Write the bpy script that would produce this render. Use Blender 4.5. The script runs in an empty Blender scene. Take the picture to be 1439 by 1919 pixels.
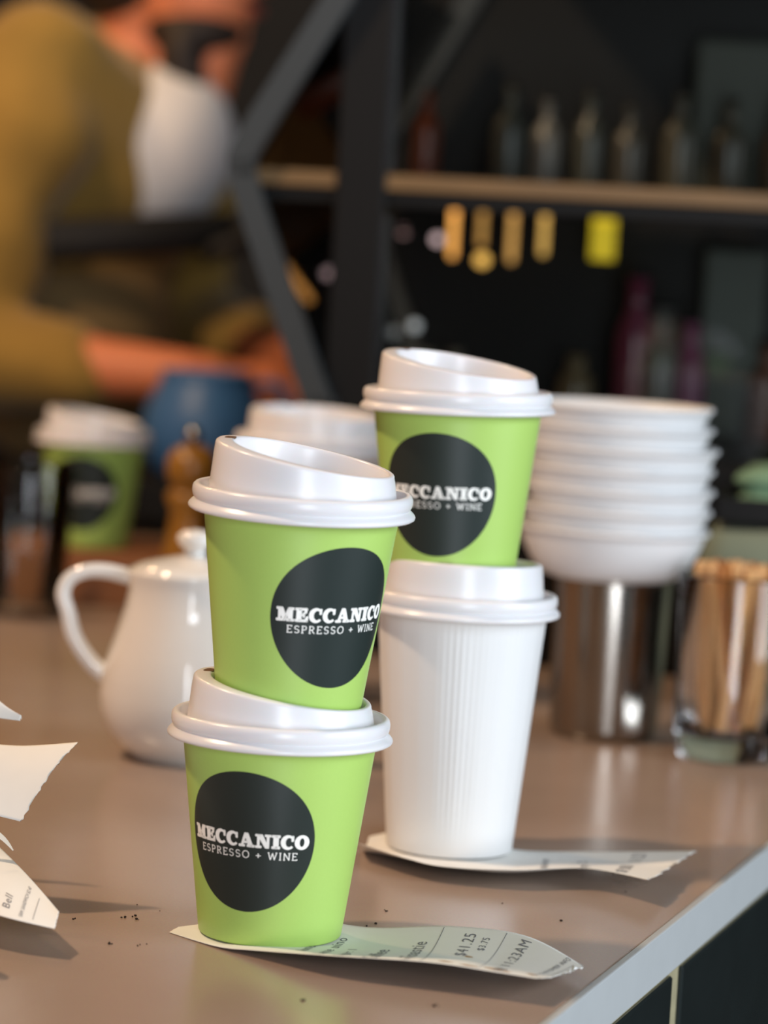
import bpy, bmesh, math, random
from mathutils import Vector, Matrix, Euler
from mathutils.geometry import tessellate_polygon

random.seed(7)
C = bpy.context.scene.collection
SC = bpy.context.scene
T = 0.95                      # height of the counter top above the floor
R = math.radians

# ------------------------------------------------------------------ camera
CAM_H = 0.27794
PITCH, ROLL = R(4.831), R(3.211)
cam = bpy.data.cameras.new('camera'); cam_o = bpy.data.objects.new('camera', cam); C.objects.link(cam_o)
cam.sensor_fit = 'VERTICAL'; cam.sensor_height = 24.0; cam.lens = 5611.96 / 1919 * 24.0
_r = Vector((1, 0, 0)); _u = Vector((0, math.sin(PITCH), math.cos(PITCH))); _f = Vector((0, math.cos(PITCH), -math.sin(PITCH)))
_e1 = _r * math.cos(ROLL) + _u * math.sin(ROLL); _e2 = -_r * math.sin(ROLL) + _u * math.cos(ROLL)
M_ = Matrix((_e1, _e2, -_f)).transposed().to_4x4(); M_.translation = (0, 0, T + CAM_H); cam_o.matrix_world = M_
cam.dof.use_dof = True; cam.dof.focus_distance = 1.242; cam.dof.aperture_fstop = cam.lens / 17.0
cam.clip_start = 0.05
SC.camera = cam_o

# ------------------------------------------------------------------ world, lights, exposure
w = bpy.data.worlds.new('world'); SC.world = w; w.use_nodes = True
w.node_tree.nodes['Background'].inputs[0].default_value = (0.80, 0.88, 1.0, 1)
w.node_tree.nodes['Background'].inputs[1].default_value = 0.10
def area(name, loc, target, sx, sy, col, power, spread=180):
    l = bpy.data.lights.new(name, 'AREA'); l.shape = 'RECTANGLE'; l.size = sx; l.size_y = sy; l.color = col; l.energy = power
    l.spread = R(spread)
    o = bpy.data.objects.new(name, l); C.objects.link(o); o.location = loc
    o.rotation_euler = (Vector(target) - Vector(loc)).to_track_quat('-Z', 'Y').to_euler(); return o
# daylight of the shop windows: one on the right, one behind the camera
area('window_daylight_right', (2.28, 0.35, 1.75), (1.0, 0.35, 1.75), 1.7, 1.8, (0.84, 0.92, 1.0), 82)
area('window_daylight_front', (0.35, -1.98, 1.30), (0.35, 0.0, 1.30), 0.8, 2.3, (0.86, 0.92, 1.0), 78)
def bulb(name, loc, col, power, rad):
    l = bpy.data.lights.new(name, 'POINT'); l.color = col; l.energy = power; l.shadow_soft_size = rad
    o = bpy.data.objects.new(name, l); C.objects.link(o); o.location = loc; return o
# warm ceiling lamps over the bar
bulb('warm_lamp_bar', (-0.95, 1.42, T + 1.45), (1.0, 0.71, 0.47), 84, 0.06)
bulb('warm_lamp_barista', (-0.9, 2.7, T + 1.35), (1.0, 0.66, 0.34), 26, 0.05)
SC.view_settings.view_transform = 'Standard'; SC.view_settings.look = 'None'
SC.view_settings.exposure = -0.05; SC.view_settings.gamma = 1.0; SC.view_settings.use_curve_mapping = False

# ------------------------------------------------------------------ materials
def mat(name, col, rough=0.5, metal=0.0, spec=0.5, noise=0.0, nscale=200.0, bump=0.0, coat=0.0, trans=0.0, ior=1.45, sss=0.0, emit=None, estr=0.0, sheen=0.0):
    m = bpy.data.materials.new(name); m.use_nodes = True; nt = m.node_tree; b = nt.nodes['Principled BSDF']
    c = (col[0], col[1], col[2], 1)
    b.inputs['Base Color'].default_value = c; b.inputs['Roughness'].default_value = rough; b.inputs['Metallic'].default_value = metal
    b.inputs['Specular IOR Level'].default_value = spec; b.inputs['IOR'].default_value = ior
    b.inputs['Coat Weight'].default_value = coat; b.inputs['Transmission Weight'].default_value = trans
    b.inputs['Sheen Weight'].default_value = sheen
    if sss: b.inputs['Subsurface Weight'].default_value = sss; b.inputs['Subsurface Scale'].default_value = 0.004
    if emit: b.inputs['Emission Color'].default_value = (*emit, 1); b.inputs['Emission Strength'].default_value = estr
    if noise or bump:
        tc = nt.nodes.new('ShaderNodeTexCoord'); n = nt.nodes.new('ShaderNodeTexNoise')
        n.inputs['Scale'].default_value = nscale; n.inputs['Detail'].default_value = 4
        nt.links.new(tc.outputs['Object'], n.inputs['Vector'])
        if noise:
            mx = nt.nodes.new('ShaderNodeMix'); mx.data_type = 'RGBA'
            mx.inputs[6].default_value = tuple(v * (1 - noise) for v in col) + (1,)
            mx.inputs[7].default_value = tuple(min(1, v * (1 + noise)) for v in col) + (1,)
            nt.links.new(n.outputs['Fac'], mx.inputs[0]); nt.links.new(mx.outputs[2], b.inputs['Base Color'])
        if bump:
            bp = nt.nodes.new('ShaderNodeBump'); bp.inputs['Strength'].default_value = bump; bp.inputs['Distance'].default_value = 0.001
            nt.links.new(n.outputs['Fac'], bp.inputs['Height']); nt.links.new(bp.outputs['Normal'], b.inputs['Normal'])
    return m
def srgb(r, g, b):
    f = lambda v: v / 12.92 if v <= 0.04045 else ((v + 0.055) / 1.055) ** 2.4
    return (f(r / 255), f(g / 255), f(b / 255))
def wood(name, a, b, scale=(60, 60, 6), rough=0.6):
    m = bpy.data.materials.new(name); m.use_nodes = True; nt = m.node_tree; p = nt.nodes['Principled BSDF']
    tc = nt.nodes.new('ShaderNodeTexCoord'); mp = nt.nodes.new('ShaderNodeMapping'); n = nt.nodes.new('ShaderNodeTexNoise')
    mp.inputs['Scale'].default_value = scale; n.inputs['Scale'].default_value = 4; n.inputs['Detail'].default_value = 6
    mx = nt.nodes.new('ShaderNodeMix'); mx.data_type = 'RGBA'; mx.inputs[6].default_value = (*a, 1); mx.inputs[7].default_value = (*b, 1)
    nt.links.new(tc.outputs['Object'], mp.inputs[0]); nt.links.new(mp.outputs[0], n.inputs['Vector'])
    nt.links.new(n.outputs['Fac'], mx.inputs[0]); nt.links.new(mx.outputs[2], p.inputs['Base Color']); p.inputs['Roughness'].default_value = rough
    return m
def thin_glass(name, tint=(1, 1, 1)):
    m = bpy.data.materials.new(name); m.use_nodes = True; nt = m.node_tree; nt.nodes.clear()
    o = nt.nodes.new('ShaderNodeOutputMaterial'); mix = nt.nodes.new('ShaderNodeMixShader'); fr = nt.nodes.new('ShaderNodeFresnel')
    t = nt.nodes.new('ShaderNodeBsdfTransparent'); g = nt.nodes.new('ShaderNodeBsdfGlossy')
    t.inputs[0].default_value = (*tint, 1); g.inputs['Roughness'].default_value = 0.03; fr.inputs[0].default_value = 1.45
    nt.links.new(fr.outputs[0], mix.inputs[0]); nt.links.new(t.outputs[0], mix.inputs[1]); nt.links.new(g.outputs[0], mix.inputs[2])
    nt.links.new(mix.outputs[0], o.inputs[0]); return m
def worktop_mat():
    m = bpy.data.materials.new('worktop_laminate'); m.use_nodes = True; nt = m.node_tree; b = nt.nodes['Principled BSDF']
    tc = nt.nodes.new('ShaderNodeTexCoord')
    n = nt.nodes.new('ShaderNodeTexNoise'); n.inputs['Scale'].default_value = 9; n.inputs['Detail'].default_value = 5
    n2 = nt.nodes.new('ShaderNodeTexNoise'); n2.inputs['Scale'].default_value = 900; n2.inputs['Detail'].default_value = 2
    for q in (n, n2): nt.links.new(tc.outputs['Object'], q.inputs['Vector'])
    mx = nt.nodes.new('ShaderNodeMix'); mx.data_type = 'RGBA'
    mx.inputs[6].default_value = (0.305, 0.222, 0.172, 1); mx.inputs[7].default_value = (0.365, 0.270, 0.212, 1)
    nt.links.new(n.outputs['Fac'], mx.inputs[0])
    m2 = nt.nodes.new('ShaderNodeMix'); m2.data_type = 'RGBA'; m2.blend_type = 'OVERLAY'; m2.inputs[0].default_value = 0.12
    nt.links.new(mx.outputs[2], m2.inputs[6]); nt.links.new(n2.outputs['Color'], m2.inputs[7]); nt.links.new(m2.outputs[2], b.inputs['Base Color'])
    rr = nt.nodes.new('ShaderNodeMapRange'); rr.inputs[3].default_value = 0.20; rr.inputs[4].default_value = 0.30
    nt.links.new(n.outputs['Fac'], rr.inputs[0]); nt.links.new(rr.outputs[0], b.inputs['Roughness'])
    b.inputs['Specular IOR Level'].default_value = 0.55
    return m

MT = dict(
    green=mat('green_paper', srgb(168, 202, 104), 0.42, noise=0.03, nscale=900),
    logo=mat('black_print', srgb(31, 42, 40), 0.45, noise=0.1, nscale=1500),
    ink=mat('white_print', srgb(250, 250, 245), 0.5),
    lid=mat('white_plastic_lid', (0.74, 0.735, 0.755), 0.27, spec=0.5, sss=0.12),
    hole=mat('dark_inside', srgb(96, 66, 42), 0.6),
    white=mat('white_paper_cup', (0.72, 0.725, 0.73), 0.4),
    ceramic=mat('white_glaze', (0.78, 0.765, 0.735), 0.08, spec=0.6, coat=0.5),
    worktop=worktop_mat(),
    trim=mat('pale_edge_trim', (0.43, 0.45, 0.455), 0.4, noise=0.05, nscale=60),
    tile=mat('dark_tile', srgb(30, 36, 36), 0.22, noise=0.25, nscale=25, bump=0.25),
    grout=mat('beige_grout', srgb(150, 142, 112), 0.9, noise=0.25, nscale=160, bump=0.6),
    paper=mat('receipt_paper', (0.82, 0.82, 0.79), 0.65, noise=0.02, nscale=120),
    print_=mat('thermal_print', srgb(112, 114, 122), 0.7),
    stain=mat('coffee_stain', srgb(176, 140, 96), 0.7),
    coffee=mat('coffee_grounds', srgb(38, 24, 16), 0.9),
    steel=mat('stainless_steel', (0.30, 0.275, 0.245), 0.2, metal=1.0, noise=0.08, nscale=30),
    glass=mat('clear_glass', (1, 1, 1), 0.02, trans=1.0, ior=1.47),
    pane=thin_glass('pane_glass', (0.93, 0.95, 0.94)),
    stick=wood('birch_stick', srgb(205, 150, 92), srgb(236, 196, 140), (40, 40, 3)),
    stick2=wood('dark_stick', srgb(150, 90, 40), srgb(190, 128, 68), (40, 40, 3)),
    millwood=wood('turned_wood', srgb(112, 70, 22), srgb(165, 118, 46), (30, 30, 5), 0.3),
    black=mat('black_metal', (0.006, 0.006, 0.006), 0.5, spec=0.2),
    frame=mat('dark_grey_metal', (0.035, 0.042, 0.046), 0.4),
    shelf=wood('oak_shelf', srgb(88, 66, 36), srgb(120, 92, 54), (4, 30, 30), 0.5),
    wall=mat('dark_wall', (0.018, 0.017, 0.015), 0.8, noise=0.2, nscale=4),
    brownwall=wood('brown_panelling', srgb(120, 72, 34), srgb(160, 100, 52), (3, 3, 30), 0.6),
    floor=mat('concrete_floor', (0.09, 0.085, 0.08), 0.5, noise=0.2, nscale=6),
    ceil=mat('dark_ceiling', (0.05, 0.045, 0.04), 0.9, noise=0.1, nscale=3),
    skin=mat('skin', srgb(214, 128, 88), 0.5, sss=0.1),
    shirt=mat('mustard_cotton', srgb(150, 118, 52), 0.9, noise=0.18, nscale=14, bump=0.2, sheen=0.2),
    tee=mat('white_tshirt', (0.72, 0.70, 0.70), 0.9, noise=0.05, nscale=20),
    apron=mat('khaki_apron', srgb(128, 104, 66), 0.9, noise=0.15, nscale=12),
    strap=mat('black_strap', (0.012, 0.011, 0.010), 0.7),
    hair=mat('dark_hair', (0.022, 0.014, 0.010), 0.6),
    trouser=mat('dark_trousers', (0.03, 0.03, 0.035), 0.9),
    eye=mat('eye_white', (0.7, 0.7, 0.68), 0.2), iris=mat('eye_iris', (0.03, 0.02, 0.01), 0.2), lip=mat('lips', srgb(170, 86, 72), 0.5),
    shoe=mat('shoe_leather', (0.02, 0.02, 0.02), 0.4),
    blue=mat('blue_enamel', srgb(58, 104, 156), 0.42, spec=0.5),
    sage=mat('sage_cloth', srgb(120, 150, 118), 0.95, noise=0.15, nscale=30),
    olive=mat('grey_green_cloth', srgb(112, 120, 102), 0.95, noise=0.15, nscale=30),
)

# ------------------------------------------------------------------ helpers
def link(name, me, m, parent=None, smooth=True):
    o = bpy.data.objects.new(name, me); C.objects.link(o)
    if m is not None:
        me.materials.clear(); me.materials.append(MT[m] if isinstance(m, str) else m)
    if smooth: me.polygons.foreach_set('use_smooth', [True] * len(me.polygons))
    if parent is not None: o.parent = parent
    return o
def from_bm(name, bm, m, parent=None, smooth=False, recalc=True):
    if recalc: bmesh.ops.recalc_face_normals(bm, faces=bm.faces)
    me = bpy.data.meshes.new(name); bm.to_mesh(me); bm.free(); return link(name, me, m, parent, smooth)
def auto_smooth(o, ang=35):
    me = o.data; bm = bmesh.new(); bm.from_mesh(me)
    for e in bm.edges:
        e.smooth = not (len(e.link_faces) == 2 and e.calc_face_angle(0) > R(ang))
    for f in bm.faces: f.smooth = True
    bm.to_mesh(me); bm.free(); return o
def thing(name, label, cat, loc=(0, 0, 0), rot=(0, 0, 0), group=None):
    o = bpy.data.objects.new(name, None); C.objects.link(o); o.location = loc; o.rotation_euler = rot; o.empty_display_size = 0.02
    return tag(o, label, cat, group)
def tag(o, label=None, cat=None, group=None, kind=None):
    if label: o['label'] = label
    if cat: o['category'] = cat
    if group: o['group'] = group
    if kind: o['kind'] = kind
    return o
def revolve(prof, n=96, rfun=None, close_top=False, close_bot=False):
    """prof: list of (r, z); rfun(theta, r, z, i) -> (x, y, z) overrides"""
    bm = bmesh.new(); rings = []
    for i, (r, z) in enumerate(prof):
        ring = []
        if r <= 1e-9 and rfun is None:
            v = bm.verts.new((0, 0, z)); ring = [v] * n
        else:
            for k in range(n):
                th = 2 * math.pi * k / n
                p = rfun(th, r, z, i) if rfun else (r * math.cos(th), r * math.sin(th), z)
                ring.append(bm.verts.new(p))
        rings.append(ring)
    for a, b in zip(rings, rings[1:]):
        for k in range(n):
            q = [a[k], a[(k + 1) % n], b[(k + 1) % n], b[k]]
            u = []
            for v in q:
                if v not in u: u.append(v)
            if len(u) >= 3: bm.faces.new(u)
    if close_bot: bm.faces.new(rings[0][::-1])
    if close_top: bm.faces.new(rings[-1])
    return bm
def box_bm(x0, y0, z0, x1, y1, z1, bev=0.0, seg=2):
    bm = bmesh.new(); bmesh.ops.create_cube(bm, size=1)
    for v in bm.verts: v.co = Vector(((x0 + x1) / 2 + v.co.x * (x1 - x0), (y0 + y1) / 2 + v.co.y * (y1 - y0), (z0 + z1) / 2 + v.co.z * (z1 - z0)))
    if bev: bmesh.ops.bevel(bm, geom=bm.edges[:], offset=bev, segments=seg, affect='EDGES', profile=0.5)
    return bm
def tube_bm(pts, radii, n=12, cap=True, section=None):
    """sweep a round (or given) section along pts"""
    bm = bmesh.new(); pts = [Vector(p) for p in pts]; rings = []; up = None
    for i, p in enumerate(pts):
        t = (pts[min(i + 1, len(pts) - 1)] - pts[max(i - 1, 0)]).normalized()
        if up is None:
            up = Vector((0, 0, 1)) if abs(t.z) < 0.9 else Vector((1, 0, 0))
        s = t.cross(up).normalized(); up = s.cross(t).normalized()
        r = radii[i] if isinstance(radii, (list, tuple)) else radii
        if section: ring = [bm.verts.new(p + s * a * r + up * b * r) for a, b in section]
        else: ring = [bm.verts.new(p + (s * math.cos(2 * math.pi * k / n) + up * math.sin(2 * math.pi * k / n)) * r) for k in range(n)]
        rings.append(ring)
    m = len(rings[0])
    for a, b in zip(rings, rings[1:]):
        for k in range(m): bm.faces.new((a[k], a[(k + 1) % m], b[(k + 1) % m], b[k]))
    if cap: bm.faces.new(rings[0][::-1]); bm.faces.new(rings[-1])
    return bm
def smooth_path(pts, n=6):
    pts = [Vector(p) for p in pts]; out = []
    for i in range(len(pts) - 1):
        a, b, c, d = pts[max(i - 1, 0)], pts[i], pts[i + 1], pts[min(i + 2, len(pts) - 1)]
        for k in range(n):
            t = k / n
            out.append(0.5 * ((2 * b) + (c - a) * t + (2 * a - 5 * b + 4 * c - d) * t * t + (3 * b - a - 3 * c + d) * t ** 3))
    out.append(pts[-1]); return out
def lerp_curve(xs, s):
    """xs list of vectors spread evenly, catmull-rom at s in 0..1"""
    n = len(xs) - 1; f = min(max(s, 0), 1) * n; i = min(int(f), n - 1); t = f - i
    a, b, c, d = [Vector(xs[min(max(j, 0), n)]) for j in (i - 1, i, i + 1, i + 2)]
    return 0.5 * ((2 * b) + (c - a) * t + (2 * a - 5 * b + 4 * c - d) * t * t + (3 * b - a - 3 * c + d) * t ** 3)

# ------------------------------------------------------------------ lettering
def rect(x0, y0, x1, y1): return [(x0, y0), (x1, y0), (x1, y1), (x0, y1)]
def ell(cx, cy, rx, ry, a0=0, a1=360, n=28): return [(cx + rx * math.cos(R(a0 + (a1 - a0) * k / n)), cy + ry * math.sin(R(a0 + (a1 - a0) * k / n))) for k in range(n + 1)]
def soft(p, r=0.05):
    out = []; n = len(p)
    for i in range(n):
        a, b, c = Vector(p[i - 1]), Vector(p[i]), Vector(p[(i + 1) % n])
        u, v = a - b, c - b
        ru, rv = min(r, u.length * 0.45), min(r, v.length * 0.45)
        s, e = b + u.normalized() * ru, b + v.normalized() * rv
        for t in (0, 0.33, 0.67, 1): q = s * (1 - t) ** 2 + b * 2 * t * (1 - t) + e * t * t; out.append((q.x, q.y))
    return out
FAT = {
 'M': (1.30, [[rect(0, 0, .46, .16)], [rect(.15, .05, .30, .95)], [rect(.02, .84, .36, 1)], [[(.10, 1), (.45, 1), (.76, .22), (.62, .0), (.52, .0)]], [[(.50, .0), (.64, .0), (1.0, 1), (.86, 1)]], [rect(.84, .05, 1.16, .95)], [rect(.74, 0, 1.28, .16)], [rect(.86, .84, 1.26, 1)]]),
 'E': (.94, [[rect(.10, .04, .44, .96)], [rect(0, .85, .86, 1)], [rect(0, 0, .92, .16)], [[(.70, .64), (.80, .62), (.87, 1), (.62, 1)]], [[(.62, 0), (.92, 0), (.92, .42), (.82, .40)]], [rect(.40, .44, .66, .57)], [rect(.57, .33, .68, .69)]]),
 'C': (.96, [[ell(.50, .5, .50, .53, 42, 318, 34) + ell(.585, .5, .27, .37, 312, 48, 26)], [rect(.76, .58, .91, .98)]]),
 'A': (1.20, [[[(.42, 1.02), (.70, 1.02), (1.08, .05), (.74, .05)]], [[(.44, 1), (.60, 1), (.30, .05), (.15, .05)]], [rect(.30, .27, .82, .40)], [rect(0, 0, .45, .15)], [rect(.62, 0, 1.18, .15)]]),
 'N': (1.14, [[rect(.14, .05, .29, .95)], [rect(0, 0, .44, .15)], [rect(0, .86, .40, 1)], [[(.12, 1), (.50, 1), (1.0, .0), (.74, .0)]], [rect(.84, .0, .99, .95)], [rect(.69, .86, 1.13, 1)]]),
 'I': (.60, [[rect(.12, .04, .47, .96)], [rect(0, 0, .59, .16)], [rect(0, .84, .59, 1)]]),
 'O': (1.06, [[ell(.53, .5, .53, .53, 0, 352, 40), ell(.53, .5, .20, .35, 0, 352, 30)]]),
}
THIN = {
 'E': (.50, [[(.06, 0), (.06, 1)], [(0, 1), (.48, 1), (.48, .88)], [(0, 0), (.5, 0), (.5, .12)], [(.06, .52), (.38, .52)]]),
 'S': (.50, [[(x, y) for x, y in ell(.25, .74, .22, .25, 30, 270, 12)] + [(x, y) for x, y in ell(.25, .25, .23, .25, 90, -150, 12)]]),
 'P': (.50, [[(.06, 0), (.06, 1)], [(0, 0), (.16, 0)], [(0, 1), (.24, 1)] + ell(.24, .73, .24, .27, 90, -90, 10) + [(.06, .46)]]),
 'R': (.58, [[(.06, 0), (.06, 1)], [(0, 0), (.16, 0)], [(0, 1), (.24, 1)] + ell(.24, .74, .23, .26, 90, -90, 10) + [(.06, .48)], [(.26, .48), (.56, 0)]]),
 'O': (.72, [ell(.36, .5, .35, .5, 0, 360, 24)]),
 '+': (.48, [[(.24, .18), (.24, .74)], [(0, .46), (.48, .46)]]),
 'W': (.95, [[(.04, 1), (.27, 0), (.49, .92), (.70, 0), (.92, 1)], [(0, 1), (.12, 1)], [(.84, 1), (.97, 1)]]),
 'I': (.16, [[(.08, 0), (.08, 1)], [(0, 0), (.16, 0)], [(0, 1), (.16, 1)]]),
 'N': (.66, [[(.06, 0), (.06, 1), (.6, 0), (.6, 1)], [(0, 0), (.13, 0)], [(.52, 1), (.68, 1)]]),
 ' ': (.22, []),
}
def stroke_polys(path, wd):
    out = []
    for a, b in zip(path, path[1:]):
        a, b = Vector(a), Vector(b); d = b - a
        if d.length < 1e-6: continue
        d.normalize(); n = Vector((-d.y, d.x)) * wd / 2; e = d * wd * 0.35
        out.append([[tuple(a - e - n), tuple(b + e - n), tuple(b + e + n), tuple(a - e + n)]])
    return out
def text_shapes(txt, kind, gap):
    x = 0; shapes = []
    for ch in txt:
        wd, g = (FAT if kind == 'fat' else THIN)[ch]
        if kind == 'fat':
            polys = [[soft(c) if len(c) < 8 else c for c in s] for s in g]
            polys += [q for s in polys for c in s for q in stroke_polys(c + c[:1], 0.05)]
        else: polys = [q for s in g for q in stroke_polys(s, 0.112)]
        for s in polys: shapes.append([[(px + x, py) for px, py in c] for c in s])
        x += wd + gap
    return shapes, x - gap
def shapes_bm(shapes, sx, sy, ox, oy, step=None):
    bm = bmesh.new()
    for s in shapes:
        cs = [[Vector((x * sx + ox, y * sy + oy, 0)) for x, y in c] for c in s]
        flat = [p for c in cs for p in c]
        vs = [bm.verts.new(p) for p in flat]
        for t in tessellate_polygon(cs):
            a, b, c = [flat[i] for i in t]
            if (b - a).cross(c - a).z < 0: t = (t[0], t[2], t[1])
            try: bm.faces.new([vs[i] for i in t])
            except ValueError: pass
    if step:
        xs = [v.co.x for v in bm.verts]; x = min(xs) + step
        while x < max(xs):
            bmesh.ops.bisect_plane(bm, geom=bm.verts[:] + bm.edges[:] + bm.faces[:], plane_co=(x, 0, 0), plane_no=(1, 0, 0)); x += step
    return bm

# ------------------------------------------------------------------ cups (millimetres in, metres out)
MM = 0.001
def cup_radius(z, rb, rt, h): return rb + (rt - rb) * z / h
def cup_body(rb, rt, h, zs, ribs=0, n=160):
    """rt is the outer radius at zs, the wall goes on under the lid to h"""
    prof = [(0.001, 4.0), (rb - 2.2, 4.0), (rb - 1.8, 0.0), (rb - 0.5, 0.0), (rb, 0.6)]
    for k in range(1, 13): z = 0.6 + (h - 0.6) * k / 12; prof.append((cup_radius(z, rb, rt, zs), z))
    prof += [(cup_radius(h, rb, rt, zs) + 1.2, h + 0.6), (cup_radius(h, rb, rt, zs) + 0.4, h + 1.6), (cup_radius(h, rb, rt, zs) - 1.0, h + 1.0), (rb, 6.0), (0.001, 6.0)]
    def rf(th, r, z, i):
        if ribs and 6 <= i <= 15: r += 0.05 * math.cos(ribs * th) * (1 + 0.8 * math.sin(7 * th)) + 0.05 * math.sin(23 * th)
        return (r * math.cos(th) * MM, r * math.sin(th) * MM, z * MM)
    return revolve(prof, n if not ribs else ribs * 6, rf)
def lid_bm(zs, sip_deg, zm, amp, floor, shift=2.4, n=128):
    """zs = height of the widest edge; zm +- amp = height of the sloping top; rings follow the outline of a sip lid"""
    c, s = math.cos(R(sip_deg)), math.sin(R(sip_deg))
    P = [(42.0, -0.6, 0), (44.9, -1.15, 0), (45.8, -0.6, 0), (46.0, 0.2, 0), (45.7, 0.9, 0), (44.8, 1.9, 0), (43.75, 2.75, 0), (43.55, 3.0, 0), (43.75, 3.25, 0), (44.3, 4.1, 0), (44.6, 5.4, 0), (44.6, 7.0, 0), (44.3, 8.2, 0), (43.5, 9.0, 0), (42.5, 9.2, 0), (41.5, 8.8, 0), (40.8, 7.6, 0), (40.2, 6.0, 0), (39.6, 5.2, 0), (38.9, 5.0, 0), (38.35, 5.4, 0), (38.15, 6.2, 0)]
    prof = [(r, z, 0, 0) for r, z, _ in P]                                   # kind 0: plain
    for t in (0.2, 0.4, 0.6, 0.8): prof.append((38.1 - 1.5 * t, t, 1, 0))    # wall up to the sloping top
    for a in (0, 22, 45, 68, 90): prof.append((36.45 - 1.3 * (1 - math.cos(R(a))), -1.3 * (1 - math.sin(R(a))), 2, 0.15 * a / 90))
    prof += [(33.5, 0.0, 2, 0.6), (32.3, 0.0, 2, 0.9), (31.8, -0.25, 2, 1), (31.5, -0.9, 2, 1), (31.35, -1.8, 2, 1)]
    for t in (0.35, 0.7, 1.0): prof.append((31.3 - 0.6 * t, t, 3, 1))
    prof += [(29.6, floor, 4, 1), (20, floor, 4, 1), (8, floor, 4, 1), (0.01, floor, 4, 1)]
    def rf(th, r, z, i):
        k, sh = prof[i][2], prof[i][3]
        zt = zm + amp * math.cos(th - R(sip_deg))
        if k == 0: zz = zs + z
        elif k == 1: zz = zs + 6.2 + (zt - 1.3 - zs - 6.2) * z
        elif k == 2: zz = zt + z
        elif k == 3: zz = (zt - 1.8) + (floor + 0.9 - zt + 1.8) * z
        else: zz = floor
        x = r * math.cos(th) - c * shift * sh; y = r * math.sin(th) - s * shift * sh
        return (x * MM, y * MM, zz * MM)
    return revolve([(p[0], p[1]) for p in prof], n, rf)
def wrap(bm, rb, rt, zs, zc, off, phi0, rc=34.7):
    """flat shape (mm, centred on the print) onto the cone; phi0 = heading of the print, 0 = -Y, positive towards +X"""
    for v in bm.verts:
        ph = phi0 + v.co.x / rc; z = v.co.y + zc; r = cup_radius(z, rb, rt, zs) + off
        v.co = Vector((r * math.sin(ph) * MM, -r * math.cos(ph) * MM, z * MM))
    return bm
def print_on(root, rb, rt, zs, phi_deg):
    k = 1.0; ph = R(phi_deg)
    bm = bmesh.new(); n = 96; Rr = 28.8; prev = None; cen = bm.verts.new((0, 0, 0))
    for i in range(1, 19):
        ring = [bm.verts.new((Rr * i / 18 * math.cos(2 * math.pi * q / n), Rr * i / 18 * math.sin(2 * math.pi * q / n), 0)) for q in range(n)]
        for q in range(n):
            if prev is None: bm.faces.new((cen, ring[q], ring[(q + 1) % n]))
            else: bm.faces.new((prev[q], ring[q], ring[(q + 1) % n], prev[(q + 1) % n]))
        prev = ring
    wrap(bm, rb, rt, zs, 43.0, 0.06, ph)
    logo = from_bm('logo', bm, 'logo', root, True, recalc=False); logo['label'] = 'round black printed logo with white lettering'
    sh, wd = text_shapes('MECCANICO', 'fat', 0.055); W = 52.6
    b1 = shapes_bm(sh, W / wd, 5.5, -W / 2, 41.3 - 43.0, 1.0); wrap(b1, rb, rt, zs, 43.0, 0.13, ph)
    from_bm('lettering', b1, 'ink', logo, False, recalc=False)
    sh, wd = text_shapes('ESPRESSO + WINE', 'thin', 0.30); W = 43.5
    b2 = shapes_bm(sh, W / wd, 2.85, -W / 2, 36.7 - 43.0, 1.0); wrap(b2, rb, rt, zs, 43.0, 0.13, ph)
    from_bm('lettering', b2, 'ink', logo, False, recalc=False)
def sip_hole(lid, zs, sip_deg, zm, amp):
    a = R(sip_deg); r = 33.2; z = (zm + amp * (1.0 if True else 0)) 
    bm = bmesh.new(); n = 20
    vs = []
    for k in range(n):
        t = 2 * math.pi * k / n; u, v = 4.6 * math.cos(t), 2.0 * math.sin(t)
        ca, cb = abs(math.cos(t)), abs(math.sin(t)); q = (ca ** 4 + cb ** 4) ** -0.25
        th = a + u * q / r; rr = r + v * q - 2.0
        zz = zm + amp * math.cos(th - a) + 0.04
        vs.append(bm.verts.new((rr * math.cos(th) * MM, rr * math.sin(th) * MM, zz * MM)))
    bm.faces.new(vs)
    g = bmesh.ops.extrude_face_region(bm, geom=bm.faces[:]); 
    for v in g['geom']:
        if isinstance(v, bmesh.types.BMVert): v.co.z -= 0.0012
    return from_bm('sip_hole', bm, 'hole', lid)
RB, RT, ZS = 29.25, 39.6, 81.4
def green_cup(label, x, y, z, phi, sip, zm=101.5, amp=5.4, tilt=(0, 0), floor=92.4, group='green takeaway cups'):
    o = thing('takeaway_cup', label, 'cup', (x * MM, y * MM, T + z * MM), (R(-tilt[1]), R(tilt[0]), 0), group)
    from_bm('cup_body', cup_body(RB, RT, 83.2, ZS), 'green', o, True)
    print_on(o, RB, RT, ZS, phi)
    l = auto_smooth(from_bm('lid', lid_bm(ZS, sip, zm, amp, floor), 'lid', o, True), 70); l['label'] = 'white plastic sip lid'
    sip_hole(l, ZS, sip, zm, amp); return o
def white_cup(label, x, y, z, zs, rb, sip, zm, amp, floor, sc=1.0, ribs=80):
    o = thing('takeaway_cup', label, 'cup', (x * MM, y * MM, T + z * MM), (0, 0, 0), 'white takeaway cups'); o.scale = (sc,) * 3
    from_bm('cup_body', cup_body(rb, 40.0, zs + 1.8, zs, ribs), 'white', o, True)
    l = auto_smooth(from_bm('lid', lid_bm(zs, sip, zm, amp, floor), 'lid', o, True), 70)
    sip_hole(l, zs, sip, zm, amp); return o

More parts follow.
